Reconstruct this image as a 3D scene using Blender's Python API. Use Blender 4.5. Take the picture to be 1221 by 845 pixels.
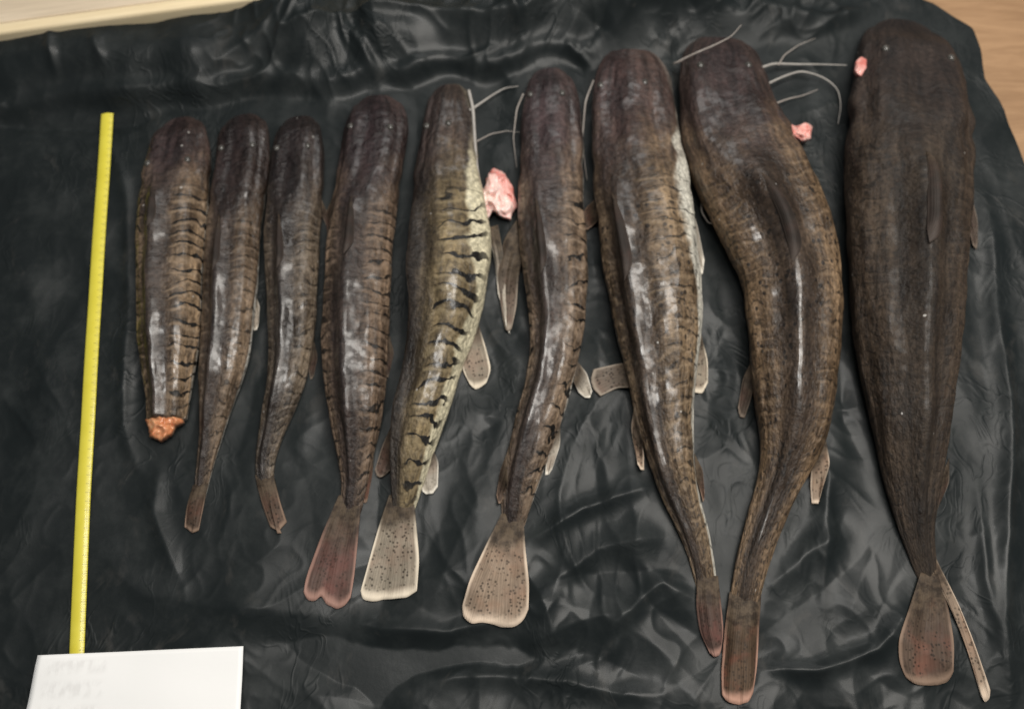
import bpy, math
import numpy as np
from mathutils import Vector

# ------------------------------------------------------------------ camera, light, exposure
W0, H0 = 1221.0, 845.0                       # size of the photograph the layout was measured on
TILT = math.radians(20.0)
HFOV = math.radians(58.0)
FPX = W0 / 2 / math.tan(HFOV / 2)
DIST = FPX * 0.001                           # one pixel is about one millimetre at the middle
CAM = np.array([0.0, -DIST * math.sin(TILT), DIST * math.cos(TILT)])

scene = bpy.context.scene
for o in list(bpy.data.objects):
    bpy.data.objects.remove(o)
col = scene.collection

cam_d = bpy.data.cameras.new('camera')
cam = bpy.data.objects.new('camera', cam_d)
col.objects.link(cam)
cam.location = CAM.tolist()
cam.rotation_euler = (TILT, 0, 0)
cam_d.sensor_fit = 'HORIZONTAL'
cam_d.angle = HFOV
cam_d.clip_start = 0.02
cam_d.clip_end = 50
cam_d.dof.use_dof = True
cam_d.dof.focus_distance = 0.93
cam_d.dof.aperture_fstop = 2.8
scene.camera = cam

world = bpy.data.worlds.new('World')
scene.world = world
world.use_nodes = True
bgn = world.node_tree.nodes['Background']
bgn.inputs['Color'].default_value = (0.80, 0.90, 1.0, 1)
bgn.inputs['Strength'].default_value = 0.10


def area_lamp(name, loc, target, size, energy, colour):
    d = bpy.data.lights.new(name, 'AREA')
    d.shape = 'RECTANGLE'
    d.size, d.size_y = size
    d.energy = energy
    d.color = colour
    o = bpy.data.objects.new(name, d)
    col.objects.link(o)
    o.location = loc
    o.rotation_euler = (Vector(target) - Vector(loc)).to_track_quat('-Z', 'Y').to_euler()
    return o


area_lamp('back_fill_light', (0.25, 1.95, 1.65), (0.0, 0.1, 0), (1.4, 0.8), 9, (1.0, 0.98, 0.95))  # added soft fill from behind for the rim and heads, no actual window
area_lamp('rim_fill_light', (0.02, 0.05, 2.4), (0.02, 0.2, 0), (0.7, 0.5), 20, (1.0, 0.97, 0.92))  # added overhead fill to brighten the sheet's rim and lower middle
area_lamp('ceiling_light', (0.86, 0.30, 2.15), (0.0, 0.05, 0), (1.3, 1.1), 50, (1.0, 0.95, 0.88))

scene.view_settings.view_transform = 'Standard'
scene.view_settings.look = 'None'
scene.view_settings.exposure = 0.0
scene.view_settings.gamma = 1.0
scene.view_settings.use_curve_mapping = False

# ------------------------------------------------------------------ measuring helpers
CT, ST = math.cos(TILT), math.sin(TILT)


def G(x, y, z=0.0):
    """measured picture position -> point of the table plane at height z (metres)"""
    x = np.asarray(x, float); y = np.asarray(y, float)
    xc = (x - W0 / 2) / FPX
    yc = -(y - H0 / 2) / FPX
    dx, dy, dz = xc, yc * CT + ST, yc * ST - CT
    k = (z - CAM[2]) / dz
    return np.stack([dx * k, CAM[1] + dy * k, np.zeros_like(k) + z], -1)


def smooth(a, b, x):
    t = np.clip((x - a) / (b - a), 0, 1)
    return t * t * (3 - 2 * t)


_r = np.random.RandomState(7)
PERM = _r.permutation(512)
GA = _r.rand(512) * 2 * np.pi
GX, GY = np.cos(GA), np.sin(GA)


def perlin(x, y):
    xi = np.floor(x).astype(int); yi = np.floor(y).astype(int)
    fx = x - xi; fy = y - yi
    def g(ix, iy, dx, dy):
        h = PERM[(PERM[ix & 511] + iy) & 511]
        return GX[h] * dx + GY[h] * dy
    u = fx * fx * fx * (fx * (fx * 6 - 15) + 10)
    v = fy * fy * fy * (fy * (fy * 6 - 15) + 10)
    a = g(xi, yi, fx, fy); b = g(xi + 1, yi, fx - 1, fy)
    c = g(xi, yi + 1, fx, fy - 1); d = g(xi + 1, yi + 1, fx - 1, fy - 1)
    return 1.5 * ((a + (b - a) * u) * (1 - v) + (c + (d - c) * u) * v)


def ridged(x, y):
    return np.clip(1 - np.abs(perlin(x, y)) * 2.2, 0, 1) ** 2


def resample(pts, n):
    pts = np.asarray(pts, float)
    s = np.r_[0, np.cumsum(np.linalg.norm(np.diff(pts[:, :2], axis=0), axis=1))]
    t = np.linspace(0, s[-1], n)
    return np.stack([np.interp(t, s, pts[:, k]) for k in range(pts.shape[1])], -1)


def gsmooth(a, k):
    """smooth rows of a along axis 0 keeping the ends"""
    a = np.array(a, float)
    for _ in range(k):
        b = a.copy()
        b[1:-1] = 0.25 * a[:-2] + 0.5 * a[1:-1] + 0.25 * a[2:]
        a = b
    return a


# ------------------------------------------------------------------ node helpers
class NT:
    def __init__(self, name):
        self.m = bpy.data.materials.new(name)
        self.m.use_nodes = True
        self.t = self.m.node_tree
        self.p = self.t.nodes['Principled BSDF']
    def n(self, kind, **kw):
        nd = self.t.nodes.new(kind)
        for k, v in kw.items():
            setattr(nd, k, v)
        return nd
    def set(self, sock, v):
        if isinstance(v, bpy.types.NodeSocket):
            self.t.links.new(v, sock)
        elif v is not None:
            sock.default_value = v
    def math(self, op, a, b=None, c=None, clamp=False):
        nd = self.n('ShaderNodeMath', operation=op, use_clamp=clamp)
        for i, v in enumerate((a, b, c)):
            self.set(nd.inputs[i], v)
        return nd.outputs[0]
    def sstep(self, x, a, b, lo=0.0, hi=1.0):
        nd = self.n('ShaderNodeMapRange', interpolation_type='SMOOTHSTEP')
        self.set(nd.inputs[0], x)
        for i, v in enumerate((a, b, lo, hi)):
            self.set(nd.inputs[1 + i], v)
        return nd.outputs[0]
    def mix(self, f, a, b, blend='MIX'):
        nd = self.n('ShaderNodeMix', data_type='RGBA', blend_type=blend)
        self.set(nd.inputs[0], f)
        self.set(nd.inputs[6], a if isinstance(a, bpy.types.NodeSocket) else (*a, 1))
        self.set(nd.inputs[7], b if isinstance(b, bpy.types.NodeSocket) else (*b, 1))
        return nd.outputs[2]
    def noise(self, vec, scale, detail=3, rough=0.55, dist=0.0, col=False):
        nd = self.n('ShaderNodeTexNoise')
        self.set(nd.inputs['Vector'], vec)
        nd.inputs['Scale'].default_value = scale
        nd.inputs['Detail'].default_value = detail
        nd.inputs['Roughness'].default_value = rough
        nd.inputs['Distortion'].default_value = dist
        return nd.outputs[1 if col else 0]
    def voronoi(self, vec, scale, feature='F1', rnd=1.0):
        nd = self.n('ShaderNodeTexVoronoi', feature=feature)
        self.set(nd.inputs['Vector'], vec)
        nd.inputs['Scale'].default_value = scale
        nd.inputs['Randomness'].default_value = rnd
        return nd.outputs['Distance']
    def uv(self, name):
        nd = self.n('ShaderNodeUVMap', uv_map=name)
        return nd.outputs[0]
    def attr(self, name):
        nd = self.n('ShaderNodeAttribute', attribute_name=name)
        return nd.outputs['Fac']
    def sep(self, v):
        nd = self.n('ShaderNodeSeparateXYZ')
        self.set(nd.inputs[0], v)
        return nd.outputs
    def comb(self, x, y, z=0.0):
        nd = self.n('ShaderNodeCombineXYZ')
        for i, v in enumerate((x, y, z)):
            self.set(nd.inputs[i], v)
        return nd.outputs[0]
    def pos(self):
        return self.n('ShaderNodeNewGeometry').outputs['Position']
    def obj(self):
        return self.n('ShaderNodeTexCoord').outputs['Object']
    def scale(self, v, s):
        nd = self.n('ShaderNodeVectorMath', operation='MULTIPLY')
        self.set(nd.inputs[0], v)
        nd.inputs[1].default_value = s
        return nd.outputs[0]
    def bump(self, h, strength, dist, prev=None):
        nd = self.n('ShaderNodeBump')
        nd.inputs['Strength'].default_value = strength
        nd.inputs['Distance'].default_value = dist
        self.set(nd.inputs['Height'], h)
        if prev is not None:
            self.set(nd.inputs['Normal'], prev)
        return nd.outputs[0]
    def out(self, **kw):
        names = dict(color='Base Color', rough='Roughness', normal='Normal', spec='Specular IOR Level',
                     coat='Coat Weight', coatr='Coat Roughness', sss='Subsurface Weight', ior='IOR')
        for k, v in kw.items():
            s = self.p.inputs[names[k]]
            if isinstance(v, tuple) and len(v) == 3:
                v = (*v, 1)
            self.set(s, v)
        return self.m


def mat_skin(name, length, dorsal, flank, belly, bars, bar_k, spot_k, belly0, belly1, seed, sheen=0.5, bar_lo=0.05, bar_min=0.0, head=(0.040, 0.031, 0.030), girth=0.12, coat=1.0, patch=0.0):
    M = NT(name)
    uv = M.sep(M.uv('skin'))
    u, v = uv[0], uv[1]
    vf = M.attr('fold')                                    # 0 along the back, 1 along the belly
    um = M.math('MULTIPLY', u, length)
    p = M.comb(um, M.math('MULTIPLY', v, girth), seed)
    big = M.noise(p, 14, 3)
    streak = M.noise(M.scale(p, (0.22, 1.6, 1)), 60, 4, 0.6)
    fine = M.noise(p, 170, 4, 0.65)
    warp = M.noise(p, 30, 2)
    vw = M.math('ADD', vf, M.math('MULTIPLY', M.math('SUBTRACT', warp, 0.5), 0.16))
    c = M.mix(M.sstep(vw, 0.05, 0.36), dorsal, flank)
    c = M.mix(M.sstep(M.math('MULTIPLY_ADD', warp, 0.2, u), 0.50, 0.26, 0, 0.9), c, head)                      # the bony head is as dark as the back
    # mottling of the skin
    c = M.mix(1.0, c, M.mix(M.sstep(big, 0.32, 0.70), (0.62, 0.60, 0.58), (1.30, 1.28, 1.22)), 'MULTIPLY')
    c = M.mix(1.0, c, M.mix(M.sstep(streak, 0.32, 0.68), (0.52, 0.50, 0.50), (1.42, 1.40, 1.38)), 'MULTIPLY')
    c = M.mix(1.0, c, M.mix(M.sstep(fine, 0.3, 0.7), (0.58, 0.57, 0.56), (1.42, 1.40, 1.38)), 'MULTIPLY')
    bel = M.sstep(M.math('MULTIPLY_ADD', M.math('SUBTRACT', big, 0.5), 0.30, M.math('ADD', vw, M.math('MULTIPLY', M.math('MULTIPLY', M.sstep(u, 0.20, 0.32), M.sstep(u, 0.58, 0.44)), patch))), belly0, belly1)
    bel = M.math('MULTIPLY', bel, M.sstep(M.math('MULTIPLY_ADD', warp, 0.2, u), 0.26, 0.42, 0.12, 1.0))
    # narrow dark bars across the flank, each with a paler edge behind it
    tw = M.math('ADD', M.math('MULTIPLY', u, bars),
                M.math('MULTIPLY', M.math('SUBTRACT', M.noise(M.scale(p, (1, 0.7, 1)), 24, 3), 0.5), 2.7))
    tw = M.math('ADD', tw, M.math('MULTIPLY', vf, 0.8))
    fr = M.math('FRACT', tw)
    dd = M.math('ABSOLUTE', M.math('SUBTRACT', fr, 0.5))
    wid = M.math('MULTIPLY_ADD', M.sstep(M.noise(p, 70, 2), 0.38, 0.66), 0.12, bar_min)
    wid = M.math('MULTIPLY', wid, M.sstep(vw, bar_lo, bar_lo + 0.22, 0.25, 1.0))
    line = M.math('SUBTRACT', 1.0, M.sstep(M.math('SUBTRACT', dd, wid), -0.03, 0.02))
    zone = M.math('MULTIPLY', M.sstep(u, 0.27, 0.37), M.sstep(u, 1.02, 0.93))
    zone = M.math('MULTIPLY', zone, M.math('MULTIPLY', M.sstep(vw, bar_lo, bar_lo + 0.08), M.sstep(vw, belly1 + 0.14, belly1 - 0.04)))
    pale = M.math('MULTIPLY', M.sstep(M.math('SUBTRACT', fr, 0.62), 0.0, 0.16), M.sstep(M.math('SUBTRACT', fr, 0.62), 0.36, 0.2))
    c = M.mix(M.math('MULTIPLY', M.math('MULTIPLY', pale, zone), 0.50 * bar_k), c, tuple(min(1, 1.8 * k) for k in flank))
    c = M.mix(bel, c, M.mix(M.sstep(fine, 0.40, 0.66), tuple(0.55 * k for k in belly), belly))
    c = M.mix(M.math('MULTIPLY', M.math('MULTIPLY', line, zone), bar_k), c, (0.006, 0.005, 0.004))
    # round spots
    sp = M.math('SUBTRACT', 1.0, M.sstep(M.voronoi(M.scale(p, (1, 1.2, 1)), 95), 0.20, 0.34))
    sp = M.math('MULTIPLY', sp, M.sstep(M.noise(p, 40, 1), 0.42, 0.56))
    sp = M.math('MULTIPLY', sp, M.math('MULTIPLY', M.sstep(u, 0.25, 0.40), M.sstep(vw, belly1 + 0.05, belly1 - 0.1)))
    c = M.mix(M.math('MULTIPLY', sp, spot_k), c, (0.008, 0.006, 0.005))
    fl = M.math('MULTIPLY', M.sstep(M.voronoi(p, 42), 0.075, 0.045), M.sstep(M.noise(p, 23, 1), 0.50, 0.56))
    c = M.mix(M.math('MULTIPLY', fl, 0.75), c, (0.46, 0.44, 0.41))             # pale dots painted in as wet glints
    rough = M.math('ADD', M.math('MULTIPLY', big, 0.50), 0.46 - 0.45 * sheen)
    hgt = M.math('MULTIPLY', M.noise(p, 70, 2), 1.25)
    hgt = M.math('MULTIPLY_ADD', fine, 0.62, hgt)
    hgt = M.math('MULTIPLY_ADD', M.noise(p, 420, 2), 0.16, hgt)
    hgt = M.math('MULTIPLY_ADD', streak, 0.34, hgt)
    hgt = M.math('MULTIPLY_ADD', line, -0.10, hgt)
    nm = M.bump(hgt, 0.68, 0.0045)
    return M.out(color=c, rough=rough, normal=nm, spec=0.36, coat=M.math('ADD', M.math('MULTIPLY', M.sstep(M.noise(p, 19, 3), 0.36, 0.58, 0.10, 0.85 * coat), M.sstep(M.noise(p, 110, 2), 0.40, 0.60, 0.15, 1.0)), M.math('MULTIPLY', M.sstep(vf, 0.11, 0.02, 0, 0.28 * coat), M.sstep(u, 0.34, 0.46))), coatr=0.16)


def mat_fin(name, base, edge, spot=0.7, rays=26, tint=(0.20, 0.085, 0.06), tk=0.35, root=0.62):
    M = NT(name)
    uv = M.sep(M.uv('fin'))
    cx, ty = uv[0], uv[1]
    ob = M.obj()
    w = M.noise(ob, 45, 2)
    wave = M.math('SINE', M.math('MULTIPLY', M.math('ADD', cx, M.math('MULTIPLY', M.noise(M.comb(cx, M.math('MULTIPLY', ty, 0.15)), 9, 3), 0.22)), rays * 6.2832))
    w01 = M.math('MULTIPLY', M.math('ADD', wave, 1.0), 0.5)
    c = M.mix(M.math('MULTIPLY', w01, M.noise(ob, 60, 2)), tuple(0.80 * k for k in base), tuple(1.35 * k for k in base))
    c = M.mix(M.math('MULTIPLY', M.sstep(M.noise(ob, 35, 3), 0.42, 0.68), tk), c, tint)
    sp = M.math('SUBTRACT', 1.0, M.sstep(M.voronoi(ob, 240), 0.22, 0.42))
    sp = M.math('MULTIPLY', sp, M.sstep(M.noise(ob, 80, 1), 0.34, 0.5))
    c = M.mix(M.sstep(M.noise(ob, 28, 3), 0.40, 0.62, 0.0, 0.45), c, tuple(0.45 * k for k in base))
    c = M.mix(M.math('MULTIPLY', sp, spot), c, (0.022, 0.017, 0.013))
    e = M.math('MINIMUM', M.math('MINIMUM', cx, M.math('SUBTRACT', 1.0, cx)), M.math('MULTIPLY', M.math('SUBTRACT', 1.0, ty), 0.8))
    e = M.math('ADD', e, M.math('MULTIPLY', M.math('SUBTRACT', w, 0.5), 0.06))
    c = M.mix(M.sstep(e, 0.10, 0.02), c, edge)
    rootc = M.mix(M.sstep(M.noise(ob, 90, 4, 0.7), 0.36, 0.64), (0.030, 0.022, 0.016), (0.095, 0.070, 0.047))
    c = M.mix(M.sstep(M.math('ADD', ty, M.math('MULTIPLY', M.math('SUBTRACT', w, 0.5), 0.3)), root, 0.16, 0, 0.97), c, rootc)
    nm = M.bump(M.math('MULTIPLY_ADD', w01, 0.28, M.noise(ob, 110, 3)), 0.4, 0.0016)
    return M.out(color=c, rough=M.math('ADD', M.math('MULTIPLY', M.noise(ob, 60, 2), 0.4), 0.42), normal=nm, spec=0.18)


def mat_flesh(name, a, b, scale=120):
    M = NT(name)
    ob = M.obj()
    n = M.noise(ob, scale, 4, 0.6)
    c = M.mix(M.sstep(n, 0.32, 0.66), a, b)
    nm = M.bump(M.noise(ob, scale * 1.2, 3), 0.3, 0.001)
    m = M.out(color=c, rough=0.32, normal=nm, sss=0.25, coat=0.3)
    M.p.inputs['Subsurface Radius'].default_value = (0.012, 0.004, 0.003)
    M.p.inputs['Subsurface Scale'].default_value = 0.5
    return m


def mat_plain(name, a, b, scale, rough=0.4, bump=0.3):
    M = NT(name)
    ob = M.obj()
    n = M.noise(ob, scale, 3)
    return M.out(color=M.mix(n, a, b), rough=rough, normal=M.bump(n, bump, 0.001))


def mat_film():
    M = NT('black_plastic_film')
    p = M.pos()
    w = M.noise(p, 7, 2, col=True)
    pw = M.n('ShaderNodeVectorMath', operation='MULTIPLY_ADD')
    M.set(pw.inputs[0], w); pw.inputs[1].default_value = (0.10, 0.10, 0.10); M.set(pw.inputs[2], p)
    pw = pw.outputs[0]
    fine = M.noise(p, 120, 3, 0.6)
    med = M.noise(M.scale(pw, (1, 0.55, 1)), 20, 2, 0.5)
    crk = M.noise(M.scale(pw, (1, 0.6, 1)), 34, 2, 0.6, 0.6)
    crk = M.sstep(M.math('ABSOLUTE', M.math('SUBTRACT', crk, 0.5)), 0.0, 0.07)
    w2 = M.sstep(M.noise(p, 5.5, 3), 0.46, 0.66)
    hgt = M.math('MULTIPLY_ADD', M.math('MULTIPLY', crk, w2), -0.42, M.math('MULTIPLY', med, 0.75))
    hgt = M.math('MULTIPLY_ADD', fine, 0.13, hgt)
    nm = M.bump(hgt, 0.34, 0.0045)
    dust = M.sstep(M.noise(p, 18, 5, 0.65), 0.42, 0.75)
    c = M.mix(dust, (0.0105, 0.0135, 0.0140), (0.023, 0.0265, 0.0265))
    sm = M.math('MULTIPLY', M.sstep(M.noise(M.scale(pw, (1, 0.45, 1)), 30, 4, 0.65), 0.58, 0.74), 0.5)
    c = M.mix(sm, c, (0.045, 0.044, 0.041))
    rough = M.math('ADD', M.math('MULTIPLY', M.sstep(M.noise(p, 11, 3), 0.35, 0.65), 0.14), 0.40)
    return M.out(color=c, rough=rough, normal=nm, spec=0.19, coat=M.sstep(M.noise(p, 7, 3), 0.40, 0.60, 0.02, 0.11), coatr=0.20)


def mat_wood(name, a, b, scale=(1.2, 14, 6), rough=0.55):
    M = NT(name)
    p = M.scale(M.obj(), scale)
    n = M.noise(p, 3.0, 5, 0.62, 0.6)
    f = M.noise(M.scale(M.obj(), (scale[0] * 3, scale[1] * 9, 9)), 6, 3)
    c = M.mix(M.sstep(n, 0.28, 0.72), a, b)
    c = M.mix(1.0, c, M.mix(f, (0.82, 0.80, 0.78), (1.14, 1.13, 1.12)), 'MULTIPLY')
    return M.out(color=c, rough=rough, normal=M.bump(f, 0.25, 0.0008))


# ------------------------------------------------------------------ mesh helpers
def link(name, me, mat=None, parent=None):
    o = bpy.data.objects.new(name, me)
    col.objects.link(o)
    if mat is not None:
        me.materials.append(mat)
    if parent is not None:
        o.parent = parent
        o.matrix_parent_inverse.identity()
        off = Vector(parent.location)
        me.transform(__import__('mathutils').Matrix.Translation(-off))
    return o


def tag(o, label, category=None, group=None, kind=None):
    if label: o['label'] = label
    if category: o['category'] = category
    if group: o['group'] = group
    if kind: o['kind'] = kind
    return o


def mesh(name, verts, faces, smooth_shade=True):
    me = bpy.data.meshes.new(name)
    me.from_pydata(np.asarray(verts).tolist(), [], faces)
    if smooth_shade:
        me.polygons.foreach_set('use_smooth', np.ones(len(me.polygons), bool))
    me.update()
    return me


def grid_mesh(name, P, closed=False):
    """P: rows x cols x 3"""
    r, c = P.shape[:2]
    idx = np.arange(r * c).reshape(r, c)
    if closed:
        nx = np.roll(idx, -1, axis=1)
        q = np.stack([idx[:-1], nx[:-1], nx[1:], idx[1:]], -1).reshape(-1, 4)
    else:
        q = np.stack([idx[:-1, :-1], idx[:-1, 1:], idx[1:, 1:], idx[1:, :-1]], -1).reshape(-1, 4)
    me = bpy.data.meshes.new(name)
    n = len(q)
    me.vertices.add(r * c)
    me.vertices.foreach_set('co', P.reshape(-1).astype(np.float32))
    me.loops.add(n * 4)
    me.polygons.add(n)
    me.polygons.foreach_set('loop_start', np.arange(0, n * 4, 4, dtype=np.int32))
    me.polygons.foreach_set('loop_total', np.full(n, 4, np.int32))
    me.loops.foreach_set('vertex_index', q.reshape(-1).astype(np.int32))
    me.polygons.foreach_set('use_smooth', np.ones(n, bool))
    me.update(calc_edges=True)
    me.validate()
    return me, q


def set_uv(me, name, q, U, V):
    l = me.uv_layers.new(name=name)
    d = np.stack([U.reshape(-1)[q.reshape(-1)], V.reshape(-1)[q.reshape(-1)]], -1)
    l.data.foreach_set('uv', d.reshape(-1).astype(np.float32))


# ------------------------------------------------------------------ the fish, as measured
# rows: (left, right, y)
FISH = [
 dict(key='cut', rows=[(190,232,141),(181,244,156),(176,249,178),(170,250,205),(166,247,240),(165,245,280),(163,242,320),(164,240,360),
      (166,238,400),(170,232,440),(175,227,475),(176,222,500)],
      roll=0.30, bars=26, bar_k=1.0, spot=0.35, head=(0.0288, 0.0182, 0.0195), dorsal=(0.0408, 0.0306, 0.0263), flank=(0.165, 0.118, 0.076), belly=(0.50,0.47,0.41), b0=0.57, b1=0.64, sheen=0.45, bar_min=0.05),
 dict(key='slim', rows=[(268,308,136),(260,318,150),(257,321,180),(252,318,220),(249,312,260),(245,308,300),(243,307,340),(243,303,380),
      (240,298,420),(238,290,450),(237,278,480),(237,265,520),(233,252,560),(229,244,592)],
      roll=0.30, bars=30, bar_k=0.7, spot=0.25, head=(0.0216, 0.0147, 0.0156), dorsal=(0.0323, 0.0247, 0.0221), flank=(0.13, 0.096, 0.068), belly=(0.50,0.48,0.43), b0=0.55, b1=0.62, sheen=0.62),
 dict(key='curl', rows=[(338,374,138),(328,382,152),(322,385,180),(319,385,220),(316,382,260),(316,380,300),(318,378,340),(320,378,380),
      (322,372,420),(319,365,450),(314,354,480),(308,337,520),(303,326,550),(305,325,580)],
      roll=0.25, bars=32, bar_k=0.75, spot=0.3, head=(0.0208, 0.0154, 0.0164), dorsal=(0.0323, 0.0263, 0.0238), flank=(0.122, 0.098, 0.074), belly=(0.45,0.43,0.38), b0=0.66, b1=0.78, sheen=0.66),
 dict(key='lobed', rows=[(428,468,113),(416,481,126),(409,487,150),(402,479,200),(394,472,250),(390,468,300),(386,466,350),(384,464,400),
      (386,460,450),(394,455,500),(402,446,540),(407,438,575),(404,430,608)],
      roll=0.20, bars=32, bar_k=0.9, spot=0.35, head=(0.0224, 0.0140, 0.0164), dorsal=(0.0323, 0.0238, 0.0213), flank=(0.13, 0.093, 0.066), belly=(0.42,0.40,0.36), b0=0.62, b1=0.72, sheen=0.5, bar_min=0.03),
 dict(key='pale', rows=[(520,553,101),(512,562,114),(505,567,150),(496,570,200),(489,580,250),(486,586,300),(485,582,340),(485,572,380),
      (482,556,420),(476,545,460),(466,531,500),(463,516,540),(464,505,575),(466,494,605)],
      roll=0.95, bars=27, bar_k=1.0, spot=0.25, head=(0.0352, 0.0245, 0.0234), dorsal=(0.0306, 0.0247, 0.0204), flank=(0.150, 0.118, 0.068), belly=(0.74,0.67,0.47), b0=0.54, b1=0.61, patch=0.10, sheen=0.45, bar_lo=0.20, bar_min=0.07),
 dict(key='fan', rows=[(638,674,81),(629,685,93),(622,692,120),(620,695,160),(620,695,200),(618,697,250),(620,700,300),(626,700,340),
      (632,698,380),(632,692,420),(626,682,460),(614,670,500),(604,655,540),(598,640,580),(597,630,608),(600,624,630)],
      roll=0.38, bars=25, bar_k=1.0, spot=0.3, head=(0.0320, 0.0210, 0.0242), dorsal=(0.0425, 0.0323, 0.0298), flank=(0.16, 0.118, 0.084), belly=(0.55,0.52,0.46), b0=0.56, b1=0.63, sheen=0.42, bar_min=0.035, bar_lo=0.17),
 dict(key='broad', rows=[(730,778,53),(719,790,68),(709,801,92),(705,808,130),(706,812,170),(708,818,210),(712,826,250),(718,832,300),
      (726,836,340),(732,836,380),(742,834,420),(752,830,460),(758,826,500),(770,828,540),(784,832,580),(804,843,620),(822,852,660),(833,857,705)],
      roll=0.65, bars=40, bar_k=0.75, spot=0.8, head=(0.0360, 0.0217, 0.0226), dorsal=(0.0493, 0.0357, 0.0272), flank=(0.175, 0.127, 0.08), belly=(0.68,0.65,0.56), b0=0.52, b1=0.59, patch=0.12, sheen=0.42),
 dict(key='bent', rows=[(832,888,40),(820,903,56),(811,914,80),(808,926,120),(812,940,160),(822,965,200),(840,985,240),(862,995,280),
      (880,1000,320),(888,1002,360),(892,1002,400),(895,1000,440),(900,994,480),(905,984,520),(905,965,560),(895,945,600),(884,928,640),(875,915,680),(870,905,728)],
      roll=0.12, bars=44, bar_k=0.6, spot=0.9, head=(0.0272, 0.0175, 0.0187), dorsal=(0.0459, 0.0331, 0.0247), flank=(0.155, 0.106, 0.064), belly=(0.50,0.46,0.38), b0=0.64, b1=0.76, sheen=0.5),
 dict(key='dark', rows=[(1046,1118,26),(1034,1136,42),(1023,1150,70),(1015,1158,120),(1011,1160,170),(1009,1156,220),(1010,1150,280),(1012,1148,340),
      (1019,1141,400),(1030,1135,460),(1039,1131,500),(1048,1126,540),(1058,1120,580),(1070,1116,620),(1083,1117,655),(1097,1124,690)],
      roll=-0.05, bars=42, bar_k=0.55, spot=0.6, head=(0.0192, 0.0133, 0.0117), dorsal=(0.0272, 0.0204, 0.0153), flank=(0.042, 0.030, 0.021), belly=(0.30,0.27,0.22), b0=0.70, b1=0.82, sheen=0.02, coat=0.12),
]
LABEL = {
 'cut':   'brown barred catfish whose tail is cut off, ending in an orange stump',
 'slim':  'slim dark catfish between the cut-tailed one and the curled one, its tail narrow and straight',
 'curl':  'slim dark catfish whose thin tail curls sideways towards its neighbour',
 'lobed': 'dark catfish with a pinkish tail fin split into two lobes',
 'pale':  'olive catfish with bold black bars, white belly and pink gills showing',
 'fan':   'brown catfish with widely spaced bars and a broad rounded spotted tail fan',
 'broad': 'large brown catfish with a pale belly edge and small pelvic fin, tail folded narrow',
 'bent':  'large mottled catfish bent in an arc, tail tip blunt with a red end',
 'dark':  'largest and darkest catfish, at the brown table edge, tail in two uneven lobes',
}
HR_U = [0.0, 0.05, 0.15, 0.28, 0.42, 0.60, 0.80, 0.90, 0.95, 0.98, 1.0]
HR_V = [0.32, 0.36, 0.41, 0.53, 0.66, 0.70, 0.72, 0.60, 0.42, 0.26, 0.14]
NS, NA = 230, 72


def spine(f):
    r = np.array(f['rows'], float)
    r[0, 2] -= 0.11 * (r[3, 1] - r[3, 0])                  # the low snout tip lies a little behind its outline
    if f['key'] != 'cut':
        e = r[-1] - r[-2]
        k = 9.0 / max(8.0, abs(e[2]))
        mv = 0.5 * (e[0] + e[1]) * k
        hw_ = 0.5 * (r[-1, 1] - r[-1, 0]); cc_ = 0.5 * (r[-1, 1] + r[-1, 0]) + mv
        r = np.vstack([r, (cc_ - 0.95 * hw_, cc_ + 0.95 * hw_, r[-1, 2] + 9.0)])
    cx, cy, hw = (r[:, 0] + r[:, 1]) / 2, r[:, 2], (r[:, 1] - r[:, 0]) / 2
    c = resample(np.stack([cx, cy, hw], -1), NS)
    c = np.concatenate([gsmooth(c[:, :2], 60), gsmooth(c[:, 2:], 25)], 1)
    zm = c[:, 2] * 0.0005                                   # the outline is seen at mid-height
    P = np.stack([G(c[i, 0], c[i, 1], zm[i]) for i in range(NS)])
    A = np.stack([G(c[i, 0] - c[i, 2], c[i, 1], zm[i]) for i in range(NS)])
    B = np.stack([G(c[i, 0] + c[i, 2], c[i, 1], zm[i]) for i in range(NS)])
    T = np.gradient(P[:, :2], axis=0)
    T /= np.linalg.norm(T, axis=1)[:, None]
    N = np.stack([-T[:, 1], T[:, 0]], -1)                   # points to +x when the fish runs towards -y
    w = 0.5 * np.abs(np.sum((B - A)[:, :2] * N, 1))
    s = np.r_[0, np.cumsum(np.linalg.norm(np.diff(P[:, :2], axis=0), axis=1))]
    L = s[-1]
    un = s / L
    cap = 0.80 * float(np.interp(0.10, un, w))
    w = w * np.sqrt(np.clip(1 - np.clip(1 - s / cap, 0, 1) ** 2.0, 0.0004, 1))
    if f['key'] != 'cut':
        w = w * (1 - 0.10 * smooth(0.97, 1.0, un))
    hr = np.interp(un, HR_U, HR_V)
    H = 2 * gsmooth(w[:, None], 8)[:, 0] * hr
    if f['key'] == 'cut':
        H = 2 * gsmooth(w[:, None], 8)[:, 0] * np.interp(un, [0.0, 0.05, 0.15, 0.28, 0.42, 0.75, 1.0], [0.32, 0.36, 0.41, 0.53, 0.66, 0.72, 0.70])
    H = H * np.clip(0.35 + 0.65 * smooth(0, cap * 1.6, s), 0, 1)
    f.update(P=P[:, :2], N=N, T=T, w=w, s=s, L=L, un=un, H=H)


for f in FISH:
    spine(f)

SPX = np.concatenate([f['P'][::4] for f in FISH])
SPW = np.concatenate([f['w'][::4] for f in FISH])


def near_fish(x, y):
    """0 under a fish, 1 well clear of all of them"""
    x = np.asarray(x, float); y = np.asarray(y, float)
    m = np.full(x.shape, 1e3)
    for (px, py), w in zip(SPX, SPW):
        d = np.hypot(x - px, y - py) - w
        np.minimum(m, d, out=m)
    return m


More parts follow.
